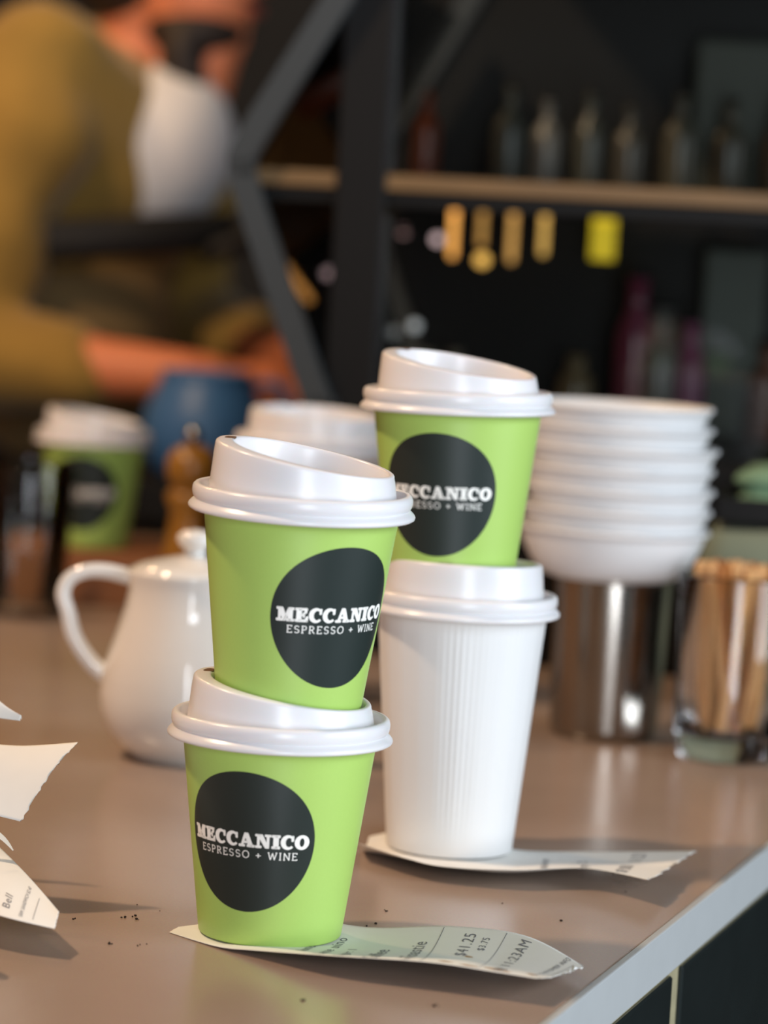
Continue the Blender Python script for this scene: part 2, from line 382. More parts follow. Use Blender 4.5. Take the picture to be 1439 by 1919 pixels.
# ================================================================== SETTING
def struct(name, bm, m, label=None, parent=None):
    o = from_bm(name, bm, m, parent); tag(o, label, None, None, 'structure'); return o
struct('floor', box_bm(-2.6, -2.6, -0.1, 2.8, 5.2, 0.0), 'floor', 'grey concrete cafe floor')
struct('wall_back', box_bm(-2.6, 5.0, 0.0, 2.8, 5.15, 2.9), 'wall', 'dark back wall of the cafe')
struct('wall_left', box_bm(-2.6, -2.6, 0.0, -2.45, 5.0, 2.9), 'brownwall', 'warm brown panelled side wall')
struct('wall_right', box_bm(2.35, -2.2, 0.0, 2.5, 5.15, 2.9), 'wall', 'dark side wall with the shop window')
struct('wall_front', box_bm(-2.6, -2.2, 0.0, 2.5, -2.05, 2.9), 'wall', 'dark front wall with the narrow window')
def window(name, c, hw, hh, along, label):
    o = thing(name, label, None, c, (0, 0, 0 if along == 'x' else R(90))); o['kind'] = 'structure'
    f = 0.05
    for a in ((-hw - f, -hh - f, hw + f, -hh), (-hw - f, hh, hw + f, hh + f), (-hw - f, -hh, -hw, hh), (hw, -hh, hw + f, hh)):
        from_bm('window_frame', box_bm(a[0], -.03, a[1], a[2], .03, a[3], .003, 1), 'black', o)
window('window_1', (2.31, 0.35, 1.75), .85, .90, 'y', 'large shop window on the right side')
window('window_2', (0.35, -2.01, 1.30), .40, 1.15, 'x', 'tall narrow shop window in the front wall')
struct('ceiling', box_bm(-2.6, -2.6, 2.9, 2.8, 5.15, 3.0), 'ceil', 'dark cafe ceiling')

# counter, running away along D, its tiled side along the right edge
D = Vector((0.3249, 0.9457, 0)); N = Vector((-0.9457, 0.3249, 0)); E0 = Vector((0.0717, 1.0868, 0))
counter = thing('counter', 'long serving counter with grey laminate top and dark tiled side', 'counter', (E0.x, E0.y, 0), (0, 0, math.atan2(D.y, D.x)))
# local frame: +X along D, +Y to the left (N)
S0, S1, WID = -0.35, 1.95, 0.97
from_bm('worktop', box_bm(S0, 0.0035, T - 0.0212, S1, WID, T, 0.0008), 'worktop', counter)
tr = from_bm('edge_trim', box_bm(S0, 0.0, T - 0.0215, S1, 0.0035, T + 0.0002, 0.0006), 'trim', counter); tr['label'] = 'pale grey edge strip along the worktop'
bd = from_bm('grout_bed', box_bm(S0 + 0.01, 0.0058, 0.0, S1 - 0.01, WID - 0.02, T - 0.0214), 'grout', counter)
tl, th_ = 0.239, 0.105; me_t = None; k = 0
for row in range(8):
    z1 = T - 0.0275 - row * (th_ + 0.009); x = S0 + 0.012 - (0.0 if row % 2 == 0 else tl / 2) + 0.0
    x += 0.055
    while x < S1 - 0.06:
        a, b_ = max(x, S0 + 0.012), min(x + tl, S1 - 0.012)
        if b_ - a > 0.03:
            o = from_bm('tile', box_bm(a, 0.0036, max(z1 - th_, 0.005), b_, 0.0100, z1, 0.0010, 1), 'tile', counter)
        x += tl + 0.019

# ================================================================== THE CUPS
green_cup('lower front green cup with black logo and white lid, standing on a receipt', -37.155, 1208.1, 1.0, -18.5, 168, zm=100.8, amp=4.9)
green_cup('upper front green cup with black logo, stacked on the lower green cup', -34.4, 1208.1, 93.6, 33.0, 172, zm=103.4, amp=5.2, tilt=(0.833, -1.9))
white_cup('tall white ribbed cup with white lid, standing on the rear receipt', 39.8, 1409.0, 1.0, 113.7, 30.0, 250, 137.4, 0.9, 126.2)
green_cup('green cup with black logo stacked on the tall white cup', 33.4, 1409.0, 128.2, -15.5, 148, zm=102.6, amp=5.6, tilt=(-1.08, -0.25))

# ================================================================== RECEIPTS
def receipt(name, label, front, back, prof, torn0=0.0, torn1=0.003, ns=64, nt=34, tex=(), lines=(), mats='paper', cat='receipt', group='torn paper receipts', stains=()):
    """front/back: edge curves in mm (z above counter); prof(s,t) extra z in mm; tex: (text, s, t, size mm, angle)"""
    def surf(s, t, off=0.0):
        a, b = lerp_curve(front, s), lerp_curve(back, s)
        p = a.lerp(b, t); p.z = max(p.z + prof(s, t), 0.25) + off
        return Vector((p.x * MM, p.y * MM, T + p.z * MM))
    rnd = random.Random(len(label)); j0 = [rnd.uniform(-1, 1) for _ in range(nt + 1)]; j1 = [rnd.uniform(-1, 1) for _ in range(nt + 1)]
    bm = bmesh.new(); g = []
    for i in range(ns + 1):
        row = []
        for j in range(nt + 1):
            s = i / ns; t = j / nt
            if i == 0: s += torn0 * (1 + j0[j])
            if i == ns: s -= torn1 * (1 + j1[j])
            row.append(bm.verts.new(surf(s, t)))
        g.append(row)
    for i in range(ns):
        for j in range(nt): bm.faces.new((g[i][j], g[i + 1][j], g[i + 1][j + 1], g[i][j + 1]))
    root_o = from_bm(name, bm, mats, None, True)
    md = root_o.modifiers.new('thickness', 'SOLIDIFY'); md.thickness = 0.00012; md.offset = -1
    tag(root_o, label, cat, group)
    L = (Vector(front[-1]) - Vector(front[0])).length; W = 80.0
    for txt, s, t, size, ang in tex:
        cu = bpy.data.curves.new('print', 'FONT'); cu.body = txt; cu.size = size; cu.space_character = 1.1
        to = bpy.data.objects.new('print', cu); C.objects.link(to); bpy.context.view_layer.update()
        me = bpy.data.meshes.new_from_object(to.evaluated_get(bpy.context.evaluated_depsgraph_get())); bpy.data.objects.remove(to)
        b = bmesh.new(); b.from_mesh(me)
        ca, sa = math.cos(R(ang)), math.sin(R(ang))
        for v in b.verts:
            x, y = v.co.x * 2.05, v.co.y
            v.co = surf(s + (x * ca - y * sa) / L, t + (x * sa + y * ca) / W, 0.12)
        from_bm('print', b, 'print_', root_o, False, recalc=False)
    for s0, t0, s1, t1, wd in lines:
        b = bmesh.new(); n = 24; pr = None
        for k in range(n + 1):
            s, t = s0 + (s1 - s0) * k / n, t0 + (t1 - t0) * k / n
            a, c = b.verts.new(surf(s, t, 0.12)), b.verts.new(surf(s + wd / L, t, 0.12))
            if pr: b.faces.new((pr[0], pr[1], c, a))
            pr = (a, c)
        from_bm('print', b, 'print_', root_o, False, recalc=False)
    for s0, t0, rs, rt_ in stains:
        b = bmesh.new(); vs = []
        for k in range(14):
            q = 2 * math.pi * k / 14; f = rnd.uniform(0.6, 1.2)
            vs.append(b.verts.new(surf(s0 + rs * f * math.cos(q) / L, t0 + rt_ * f * math.sin(q) / W, 0.1)))
        b.faces.new(vs); from_bm('stain', b, 'stain', root_o, False, recalc=False)
    return root_o
def prof_front(s, t):
    flat = max(0.0, 1 - abs(s - 0.22) / 0.26)
    return -3.2 * math.sin(math.pi * min(t * 1.0, 1)) * (1 - 0.55 * flat) * (0.4 + 0.6 * min(1, s / 0.4)) * (1 if s > 0.06 else s / 0.06) * (1.0 if s < 0.8 else 1 - (s - 0.8) * 3.5)
receipt('receipt', 'curled printed receipt under the front green cup',
    [(-78, 1200, 0.3), (-57, 1177, 0.9), (-41, 1164, 3.2), (-11, 1140, 8.4), (26.2, 1128, 10.9), (50.6, 1120, 10.6), (68.5, 1114, 10.2)],
    [(-75, 1210, 0.3), (-50, 1230, 0.3), (-24, 1238, 0.5), (4, 1228, 0.6), (38, 1222, 4.4), (68, 1204, 6.0), (89.5, 1158, 5.0)], prof_front,
    0.004, 0.018, tex=[('lunch', .43, .20, 5.4, 90), ('Latte uino', .475, .10, 5.4, 90), ('Sugar: 1', .515, .08, 4.6, 90), ('Coffee', .575, .02, 6.2, 90), ('Toastie', .632, .16, 6.4, 90), ('$41.25', .725, .42, 6.2, 90), ('$3.75', .758, .60, 4.0, 90), ('@ 11:23AM', .852, .06, 6.4, 90), ('FOR CUSTOMER INFO', .948, .10, 3.2, 90), ('Ham', .628, .04, 3.2, 90)],
    lines=[(.650, .02, .650, .97, .22), (.787, .02, .787, .97, .22), (.965, .1, .965, .9, .25)],
    stains=[(.70, .14, 3.0, 2.0), (.76, .10, 4.5, 2.4), (.82, .13, 4.0, 3.0), (.86, .10, 3.2, 2.2), (.93, .2, 3.0, 2.4), (.735, .42, 2.0, 2.0)])
def prof_rear(s, t):
    return -5.0 * math.sin(math.pi * min(1, t * 1.15)) * (1 if s < 0.55 else max(0.0, 1 - (s - 0.55) * 2.2)) if t < 0.87 else 0
receipt('receipt', 'curled receipt under the tall white cup, torn at its raised end',
    [(-3, 1366, 8.5), (18.6, 1338, 8.4), (35.3, 1326, 8.0), (66.3, 1322, 9.0), (100.2, 1330, 10.0), (126.6, 1301, 12.0)],
    [(2, 1425, 0.6), (25, 1452, 0.6), (50, 1440, 0.6), (72, 1412, 0.6), (105, 1398, 4.4), (157, 1396, 8.0)], prof_rear,
    0.004, 0.012, tex=[('Flat White', .70, .15, 4.8, 90), ('Large  2', .80, .15, 5, 90), ('$9.00', .90, .08, 6, 90), ('11:21', .905, .58, 5, 90)])
zero = lambda s, t: 0.0
# torn dockets pushed on a bill spike, left of the frame's edge
receipt('receipt', 'large blank torn docket on the left edge, pointing up at the teapot',
    [(-222, 1246, 40), (-200, 1240, 44), (-178, 1236, 43), (-160, 1233, 39), (-143, 1229, 36.5)],
    [(-214, 1262, 74), (-195, 1262, 66), (-170, 1262, 63.5), (-148, 1258, 63.5), (-123, 1253, 67.3)],
    lambda s, t: 3.0 * math.sin(math.pi * t), 0.004, 0.014, lines=[(.60, .9, .76, .66, .5)])
receipt('receipt', 'printed torn docket curling down at the left edge by its shadow',
    [(-196, 1215, 20), (-178, 1190, 17), (-158, 1166, 15), (-138, 1152, 13.5), (-118.5, 1146, 11.5)],
    [(-205, 1262, 56), (-185, 1250, 44), (-160, 1236, 30), (-138, 1200, 22), (-118.5, 1158, 15.5)],
    lambda s, t: 4.0 * math.sin(math.pi * t) * (1 - s), 0.004, 0.006,
    tex=[('Bell', .745, .14, 6.0, 90), ('SRM SANDWICH $2.40', .815, .08, 2.6, 90)], lines=[(.862, .1, .862, .75, .25)])
receipt('receipt', 'white pointed docket corner at the left edge beside the teapot handle',
    [(-228, 1290, 66), (-208, 1290, 69), (-190, 1289, 70.0), (-172, 1288, 70.5), (-152.4, 1286, 69.6)],
    [(-224, 1296, 100), (-208, 1296, 96), (-190, 1295, 91), (-171, 1292, 82.5), (-151.8, 1286, 70.2)],
    lambda s, t: 2.0 * math.sin(math.pi * t), 0.0, 0.003)
receipt('receipt', 'thin white docket sliver hanging below the large torn docket',
    [(-190, 1200, 50), (-172, 1204, 45), (-158, 1208, 38), (-149, 1208, 33), (-143.5, 1206, 29)],
    [(-189, 1204, 52), (-171, 1208, 46.5), (-157, 1212, 39.5), (-148, 1212, 33.5), (-143.3, 1207, 29)], zero, 0, 0)
receipt('receipt', 'small white docket corner at the lowest left edge',
    [(-185, 1120, 12), (-170, 1116, 12), (-155, 1112, 11), (-143, 1110, 9), (-136.0, 1108, 7)],
    [(-185, 1140, 26), (-170, 1136, 24), (-155, 1130, 21), (-145, 1122, 17), (-137.5, 1114, 11)], zero, 0, 0.004)
sp = thing('bill_spike', 'metal bill spike holding the torn dockets beyond the left edge', 'bill spike', (-0.215, 1.235, T))
from_bm('base', revolve([(0.0001, 0.0), (0.034, 0.0), (0.036, 0.003), (0.034, 0.007), (0.008, 0.009), (0.0001, 0.009)], 48), 'black', sp, True)
from_bm('needle', revolve([(0.0001, 0.008), (0.0016, 0.008), (0.0016, 0.125), (0.0001, 0.140)], 12), 'steel', sp, True)

# ================================================================== TEAPOT
TPX, TPY = -0.1015, 1.622
tp = thing('teapot', 'white ceramic teapot with loop handle and knobbed lid', 'teapot', (TPX, TPY, T)); tp.scale = (1.12, 1.12, 0.985)
bp = [(0.0001, 0.003), (0.022, 0.003), (0.0235, 0.0), (0.026, 0.0), (0.0275, 0.002), (0.0335, 0.008), (0.0395, 0.0165), (0.0425, 0.027), (0.0432, 0.036), (0.0420, 0.048), (0.0392, 0.060), (0.0355, 0.073), (0.0325, 0.085), (0.0312, 0.094), (0.0315, 0.100), (0.0325, 0.1035), (0.0320, 0.1045), (0.0305, 0.1040), (0.0300, 0.100)]
from_bm('body', revolve(bp, 72), 'ceramic', tp, True)
hp = smooth_path([(-0.030, 0, 0.099), (-0.042, 0, 0.1015), (-0.052, 0, 0.101), (-0.060, 0, 0.0965), (-0.0630, 0, 0.088), (-0.060, 0, 0.077), (-0.0565, 0, 0.064), (-0.0485, 0, 0.051), (-0.040, 0, 0.043)], 6)
sec = [(0.75 * math.cos(R(a)), 1.0 * math.sin(R(a))) for a in range(0, 360, 30)]
from_bm('handle', tube_bm(hp, [0.0036 + 0.0012 * abs(i / (len(hp) - 1) - 0.45) * 2 for i in range(len(hp))], section=sec), 'ceramic', tp, True)
spt = smooth_path([(0.036, 0, 0.038), (0.052, 0, 0.050), (0.061, 0, 0.068), (0.068, 0, 0.088), (0.076, 0, 0.098)], 6)
from_bm('spout', tube_bm(spt, [0.013 - 0.008 * i / (len(spt) - 1) for i in range(len(spt))], 20), 'ceramic', tp, True)
lp = [(0.0310, 0.1030), (0.0305, 0.1052), (0.026, 0.1078), (0.019, 0.1100), (0.012, 0.1118), (0.0065, 0.1128), (0.0050, 0.1145), (0.0052, 0.1165), (0.0078, 0.1185), (0.0092, 0.1215), (0.0088, 0.1245), (0.0060, 0.1268), (0.0001, 0.1278)]
tl_ = from_bm('lid', revolve(lp[:6] + [(0.0001, 0.113)], 64), 'ceramic', tp, True)
from_bm('knob', revolve([(0.0001, 0.112)] + lp[5:], 40), 'ceramic', tl_, True)

# ================================================================== CUP STACK IN STEEL TUMBLER, STIR STICKS
TX, TY = 0.139, 1.785
tin = thing('steel_tumbler', 'shiny stainless steel tumbler holding the stack of white cups', 'tumbler', (TX, TY, T))
from_bm('body', revolve([(0.0001, 0.0), (0.0300, 0.0), (0.0318, 0.0015), (0.0325, 0.006), (0.0352, 0.094)], 72), 'steel', tin, True)
from_bm('rim', revolve([(0.0352, 0.094), (0.0360, 0.0945), (0.0362, 0.0955), (0.0356, 0.0965), (0.0346, 0.0962), (0.0343, 0.094)], 72), 'steel', tin, True)
from_bm('inner_wall', revolve([(0.0343, 0.094), (0.0318, 0.006), (0.0001, 0.004)], 72), 'steel', tin, True)
def bowl(label, z, dx, dy, rk):
    prof = [(0.0001, 0.0025), (0.0255, 0.0025), (0.0260, 0.0), (0.0280, 0.0), (0.0290, 0.0015)]
    for k in range(1, 9): t = k / 8; prof.append((0.0290 + 0.0238 * t ** 0.40, 0.0015 + 0.0295 * t))
    prof += [(0.0542, 0.0312), (0.0550, 0.0325), (0.0542, 0.0338), (0.0530, 0.0335), (0.0519, 0.031)]
    for k in (7, 6, 5, 4, 3, 2, 1): t = k / 8; prof.append((0.0276 + 0.0236 * t ** 0.40, 0.0032 + 0.0290 * t))
    prof += [(0.0255, 0.0038), (0.0001, 0.0038)]
    o = from_bm('bowl', revolve([(r * rk, z_) for r, z_ in prof], 72), 'white', None, True)
    o.location = (TX + dx, TY + dy, T + z)
    return tag(o, label, 'bowl', 'stacked white bowls')
names_ = ['bottom white bowl of the stack, seated on the steel tumbler', 'second white bowl from the bottom of the stack', 'third white bowl from the bottom of the stack', 'middle white bowl of the stack on the steel tumbler', 'third white bowl from the top of the stack', 'second white bowl from the top of the stack', 'topmost white bowl of the stack']
for i in range(7): bowl(names_[i], 0.0928 + i * 0.0122, [-0.002, -0.001, 0.0005, -0.001, 0.0005, -0.002, -0.0025][i], 0.0, [1.06, 1.05, 1.04, 1.05, 1.06, 1.04, 1.03][i])

GX, GY = 0.2055, 1.722
gl = thing('stirrer_glass', 'thick clear glass packed with wooden stir sticks', 'glass', (GX, GY, T)); gl.scale = (1, 1, .95)
def gf(th, r, z, i):
    k = 1 + (0.035 * abs(math.cos(5 * th)) if i in (2, 3, 4) else 0)
    return (r * k * math.cos(th), r * k * math.sin(th), z)
from_bm('tumbler', revolve([(0.0001, 0.0), (0.022, 0.0), (0.0265, 0.002), (0.0285, 0.010), (0.0300, 0.022), (0.0312, 0.040), (0.0335, 0.112), (0.0330, 0.1135), (0.0318, 0.112), (0.0292, 0.040), (0.0275, 0.018), (0.0230, 0.0150), (0.0001, 0.0140)], 80, gf), 'glass', gl, True)
stick_me = [None, None]
for q in range(2):
    bm = bmesh.new(); pts = []
    L_, wdt, thk = 0.0985, 0.0030, 0.0007
    out = [(-wdt, 0)] + [(wdt * math.sin(R(a)), -wdt * 0.0 + 0) for a in ()] + [(wdt, 0), (wdt, L_ - wdt)] + [(wdt * math.cos(R(a)), L_ - wdt + wdt * math.sin(R(a))) for a in (30, 60, 90, 120, 150)] + [(-wdt, L_ - wdt)]
    lo = [bm.verts.new((x, -thk, z)) for x, z in out]; hi = [bm.verts.new((x, thk, z)) for x, z in out]
    bm.faces.new(lo); bm.faces.new(hi[::-1])
    for k in range(len(out)): bm.faces.new((lo[k], hi[k], hi[(k + 1) % len(out)], lo[(k + 1) % len(out)]))
    bmesh.ops.recalc_face_normals(bm, faces=bm.faces)
    stick_me[q] = bpy.data.meshes.new('stir_stick'); bm.to_mesh(stick_me[q]); bm.free(); stick_me[q].materials.append(MT['stick' if q == 0 else 'stick2'])
rs = random.Random(3)
for k in range(46):
    o = bpy.data.objects.new('stir_stick', stick_me[1 if rs.random() < 0.35 else 0]); C.objects.link(o)
    a = rs.uniform(0, 2 * math.pi); rr = 0.0215 * math.sqrt(rs.random()); b_ = Vector((rr * math.cos(a) * 0.85, rr * math.sin(a) * 0.85, 0.0158))
    a2 = a + rs.uniform(-0.8, 0.8); rt2 = min(0.0265, rr * 1.15 + rs.uniform(-0.004, 0.006)); tp2 = Vector((rt2 * math.cos(a2), rt2 * math.sin(a2), 0.122))
    d = (tp2 - b_).normalized(); o.rotation_mode = 'QUATERNION'
    o.rotation_quaternion = d.to_track_quat('Z', 'Y') @ Euler((0, 0, rs.uniform(0, 3.14))).to_quaternion()
    o.location = Vector((GX, GY, T)) + b_
    tag(o, 'thin wooden coffee stir stick standing in the thick glass', 'stir stick', 'wooden stir sticks in the glass')

# ================================================================== BACK OF THE COUNTER
white_cup('tall white lidded cup at the back, behind the upper green cup', -46.0, 1880.0, 0.0, 138.0, 30.0, 120, 160.0, 2.0, 150.0, 1.125, 64)
o = green_cup('dim green cup with pale lid at the far left behind the glass', -229.0, 2330.0, 42.0, -8.0, 170)
wb = thing('wooden_board', 'thick brown wooden board under the dim green cup', 'board', (-0.222, 2.35, T))
for k in range(3): from_bm('plank', box_bm(-.075, -.062 + .042 * k, 0, .075, -.0215 + .042 * k, .0415, .002), 'brownwall', wb)
tg = thing('water_glass', 'clear straight drinking glass at the far left edge', 'glass', (-0.262, 2.20, T))
from_bm('tumbler', revolve([(0.0001, 0.0), (0.026, 0.0), (0.0285, 0.002), (0.0335, 0.114), (0.0328, 0.1152), (0.0318, 0.114), (0.0272, 0.012), (0.0240, 0.0100), (0.0001, 0.0095)], 64), 'pane', tg, True)
pm = thing('pepper_mill', 'turned golden brown wooden pepper mill behind the teapot', 'pepper mill', (-0.143, 2.20, T))
from_bm('body', revolve([(0.0001, 0), (0.027, 0), (0.028, 0.004), (0.0265, 0.010), (0.0235, 0.020), (0.0205, 0.040), (0.0175, 0.058), (0.0150, 0.074), (0.0140, 0.084), (0.0175, 0.092), (0.0180, 0.097), (0.0135, 0.101), (0.0001, 0.101)], 48), 'millwood', pm, True)
from_bm('head', revolve([(0.0001, 0.101), (0.0125, 0.101), (0.0165, 0.106), (0.0188, 0.114), (0.0182, 0.123), (0.0140, 0.130), (0.0075, 0.1335), (0.0001, 0.134)], 48), 'millwood', pm, True)
from_bm('nut', revolve([(0.0001, 0.1335), (0.0035, 0.134), (0.0058, 0.1385), (0.0052, 0.1445), (0.0001, 0.1475)], 24), 'steel', pm, True)

# ================================================================== DISPLAY CABINET on the counter
CY = 2.10
cab = thing('display_cabinet', 'black framed glass display cabinet with a wooden shelf', 'cabinet', (0, CY, T), (0, 0, R(-10)))
# cabinet frame: x to the right along its near side, y away from the camera
def cpart(name, bm, m, parent=cab, smooth=False): return from_bm(name, bm, m, parent, smooth)
secb = [(-0.5, -0.9), (0.5, -0.9), (0.5, 0.9), (-0.5, 0.9)]
cab_pts = [(-0.044, -0.012, 0.002), (-0.046, -0.012, 0.165), (-0.052, -0.012, 0.182), (-0.107, -0.012, 0.318), (-0.112, -0.012, 0.337), (-0.107, -0.012, 0.356), (-0.050, -0.012, 0.455), (0.012, -0.012, 0.565)]
cpart('bent_frame', tube_bm(smooth_path(cab_pts, 5), 0.0105, section=secb), 'frame')
cpart('bent_frame', tube_bm([Vector(p) + Vector((0, 0.44, 0)) for p in smooth_path(cab_pts, 5)], 0.0105, section=secb), 'frame')
cpart('post', box_bm(-0.047, -0.004, 0.0, -0.011, 0.03, 0.58, 0.002), 'black')
cpart('post', box_bm(0.68, -0.004, 0.0, 0.71, 0.03, 0.58, 0.002), 'black')
cpart('top_panel', box_bm(0.0, -0.01, 0.56, 0.72, 0.44, 0.585, 0.002), 'black')
cpart('base', box_bm(-0.05, 0.0, 0.0, 0.72, 0.44, 0.150, 0.003), 'black')
cpart('back_panel', box_bm(-0.120, 0.430, 0.150, 0.72, 0.440, 0.56), 'black')
cpart('shelf', box_bm(-0.104, -0.002, 0.3255, 0.72, 0.40, 0.3365, 0.001), 'shelf')
cpart('shelf_rail', box_bm(-0.098, 0.002, 0.3150, 0.72, 0.02, 0.3245, 0.001), 'black')
cpart('side_pane', box_bm(-0.020, 0.010, 0.338, 0.69, 0.014, 0.556), 'pane')
cpart('side_pane', box_bm(-0.020, 0.010, 0.152, 0.69, 0.014, 0.308), 'pane')
bm = bmesh.new()
pa, pb, pc = Vector((-0.053, 0.004, 0.19)), Vector((-0.107, 0.004, 0.337)), Vector((-0.030, 0.004, 0.48))
for u, v in ((pa, pb), (pb, pc)):
    n_ = Vector((v.z - u.z, 0, -(v.x - u.x))).normalized() * 0.002
    q = [bm.verts.new(p) for p in (u, v, v + Vector((0, .39, 0)), u + Vector((0, .39, 0)), u + n_, v + n_, v + n_ + Vector((0, .39, 0)), u + n_ + Vector((0, .39, 0)))]
    for f in ((0, 1, 2, 3), (7, 6, 5, 4), (0, 4, 5, 1), (1, 5, 6, 2), (2, 6, 7, 3), (3, 7, 4, 0)): bm.faces.new([q[i] for i in f])
cpart('front_pane', bm, 'pane')
CM = Matrix.Translation((0, CY, T)) @ Matrix.Rotation(R(-10), 4, 'Z')
def in_cab(x, y, z): return CM @ Vector((x, y, z))
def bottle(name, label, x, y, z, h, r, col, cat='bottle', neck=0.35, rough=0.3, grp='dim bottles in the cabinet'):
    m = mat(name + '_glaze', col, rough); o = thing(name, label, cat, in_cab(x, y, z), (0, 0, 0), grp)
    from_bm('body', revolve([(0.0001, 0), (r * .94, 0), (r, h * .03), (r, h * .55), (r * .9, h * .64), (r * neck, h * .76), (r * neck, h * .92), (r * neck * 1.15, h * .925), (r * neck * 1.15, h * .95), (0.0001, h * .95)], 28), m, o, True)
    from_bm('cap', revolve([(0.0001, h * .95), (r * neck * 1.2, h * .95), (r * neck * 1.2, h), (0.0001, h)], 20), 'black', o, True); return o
ROWU = [(-0.018, .072, .010, (.45, .09, .03), 'slim red bottle on the cabinet shelf beside the post'),
 (0.043, .078, .0135, (.16, .17, .14), 'squat grey bottle second from the post on the shelf'), (0.070, .070, .0125, (.42, .40, .36), 'pale grey bottle in the middle of the cabinet shelf'),
 (0.101, .076, .0125, (.16, .17, .14), 'slim dark grey bottle right of the pale one on the shelf'), (0.130, .068, .013, (.18, .17, .14), 'grey green bottle fifth along the cabinet shelf'),
 (0.166, .078, .0135, (.20, .19, .14), 'olive bottle sixth along the cabinet shelf'), (0.201, .074, .0135, (.18, .16, .11), 'brownish bottle near the right end of the shelf'), (0.236, .078, .0135, (.20, .15, .10), 'rightmost brown bottle on the cabinet shelf')]
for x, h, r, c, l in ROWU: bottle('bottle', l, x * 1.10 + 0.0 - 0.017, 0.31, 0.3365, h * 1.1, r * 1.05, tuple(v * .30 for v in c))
def packet(name, label, x, y, z, wd, dp, h, col, cat='packet', grp=None):
    o = from_bm(name, box_bm(-wd / 2, -dp / 2, 0, wd / 2, dp / 2, h, 0.004), mat(name + '_card', col, 0.6, noise=0.15, nscale=40)); o.location = in_cab(x, y, z); o.rotation_euler = (0, 0, R(-10)); return tag(o, label, cat, grp)

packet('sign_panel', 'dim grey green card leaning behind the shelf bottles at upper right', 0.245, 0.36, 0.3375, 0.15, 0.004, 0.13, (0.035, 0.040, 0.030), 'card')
# lit tubes and small round bulbs inside the cabinet, under the shelf
def emis(name, col, st): return mat(name, col, 0.5, emit=col, estr=st)
for x, z0, z1, col, st, l in [(-0.019, .281, .3235, (1, .44, .10), 1.5, 'brightest orange lamp tube, leftmost under the cabinet shelf'), (0.0045, .292, .3235, (.9, .48, .13), .5, 'dim amber lamp tube above the round orange bulb'), (0.0297, .280, .3235, (.95, .50, .14), .75, 'amber lamp tube third under the cabinet shelf'), (0.0555, .287, .3235, (.95, .55, .14), .85, 'rightmost amber lamp tube under the cabinet shelf')]:
    o = thing('lamp_tube', l, 'lamp', in_cab(x, .36, z0), (0, 0, 0), 'lamp tubes under the shelf'); h = z1 - z0
    from_bm('tube', revolve([(0.0001, 0), (.0022, .001), (.0030, .003), (.0030, h - .003), (0.0001, h - .003)], 16), emis('tube_glow', col, st), o, True)
    from_bm('socket', revolve([(0.0001, h - .003), (.0040, h - .003), (.0040, h), (0.0001, h)], 16), 'black', o, True)
for x, y, z, r, col, st, l in [(-0.0675, .40, .3013, .0040, (1, .62, .60), .30, 'faint pink round bulb left of the lamp tubes'), (-0.0384, .40, .2963, .0042, (1, .72, .74), 1.0, 'pale pink round bulb beside the lamp tubes'), (0.0067, .355, .2813, .0055, (1, .55, .12), 1.3, 'round orange bulb below the second lamp tube'), (-0.0533, .40, .2234, .0045, (.85, .90, .95), .45, 'small grey white bulb low in the cabinet')]:
    o = thing('round_bulb', l, 'bulb', in_cab(x, y, z), (0, 0, 0), 'round bulbs in the cabinet')
    from_bm('globe', revolve([(0.0001 + r * math.sin(R(a)), -r * math.cos(R(a))) for a in range(0, 181, 20)], 16), emis('bulb_glow', col, st), o, True)
    from_bm('stem', revolve([(0.0001, r * .9), (.0015, r * .9), (.0015, r + .004), (0.0001, r + .004)], 10), 'black', o, True)
bracket = cpart('lamp_rail', box_bm(-0.072, .395, .3005, 0.02, .430, .3040), 'black')
yb = from_bm('yellow_box', box_bm(-.0095, -.005, 0, .0095, .005, .034, .001), emis('yellow_box_glow', (.50, .36, .008), 1.0)); yb.location = in_cab(.104, .36, .2865); tag(yb, 'small yellow box under the cabinet shelf, brightened by an added glow', 'sign')  # yellow box, no lamp; its glow stands in for light falling on it
low = [(-0.029, .058, .010, (.34, .30, .22), 'short beige bottle low in the cabinet near the post'), (-0.007, .060, .010, (.34, .30, .22), 'second short beige bottle low in the cabinet'), (0.092, .062, .015, (.22, .16, .08), 'small brown jar on the cabinet floor'), (0.138, .130, .016, (.20, .03, .07), 'dark magenta bottle right of the yellow box'), (0.158, .105, .018, (.13, .13, .12), 'grey jar beside the magenta bottle'), (0.182, .095, .013, (.22, .03, .12), 'small magenta bottle by the tall grey box'), (0.245, .080, .015, (.18, .08, .05), 'reddish brown jar at the right of the cabinet')]
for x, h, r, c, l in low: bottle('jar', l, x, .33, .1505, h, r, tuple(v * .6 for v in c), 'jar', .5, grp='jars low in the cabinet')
packet('grey_box', 'tall dim grey green box at the right of the cabinet', .212, .37, .1505, .05, .03, .150, (.06, .07, .058), 'box')

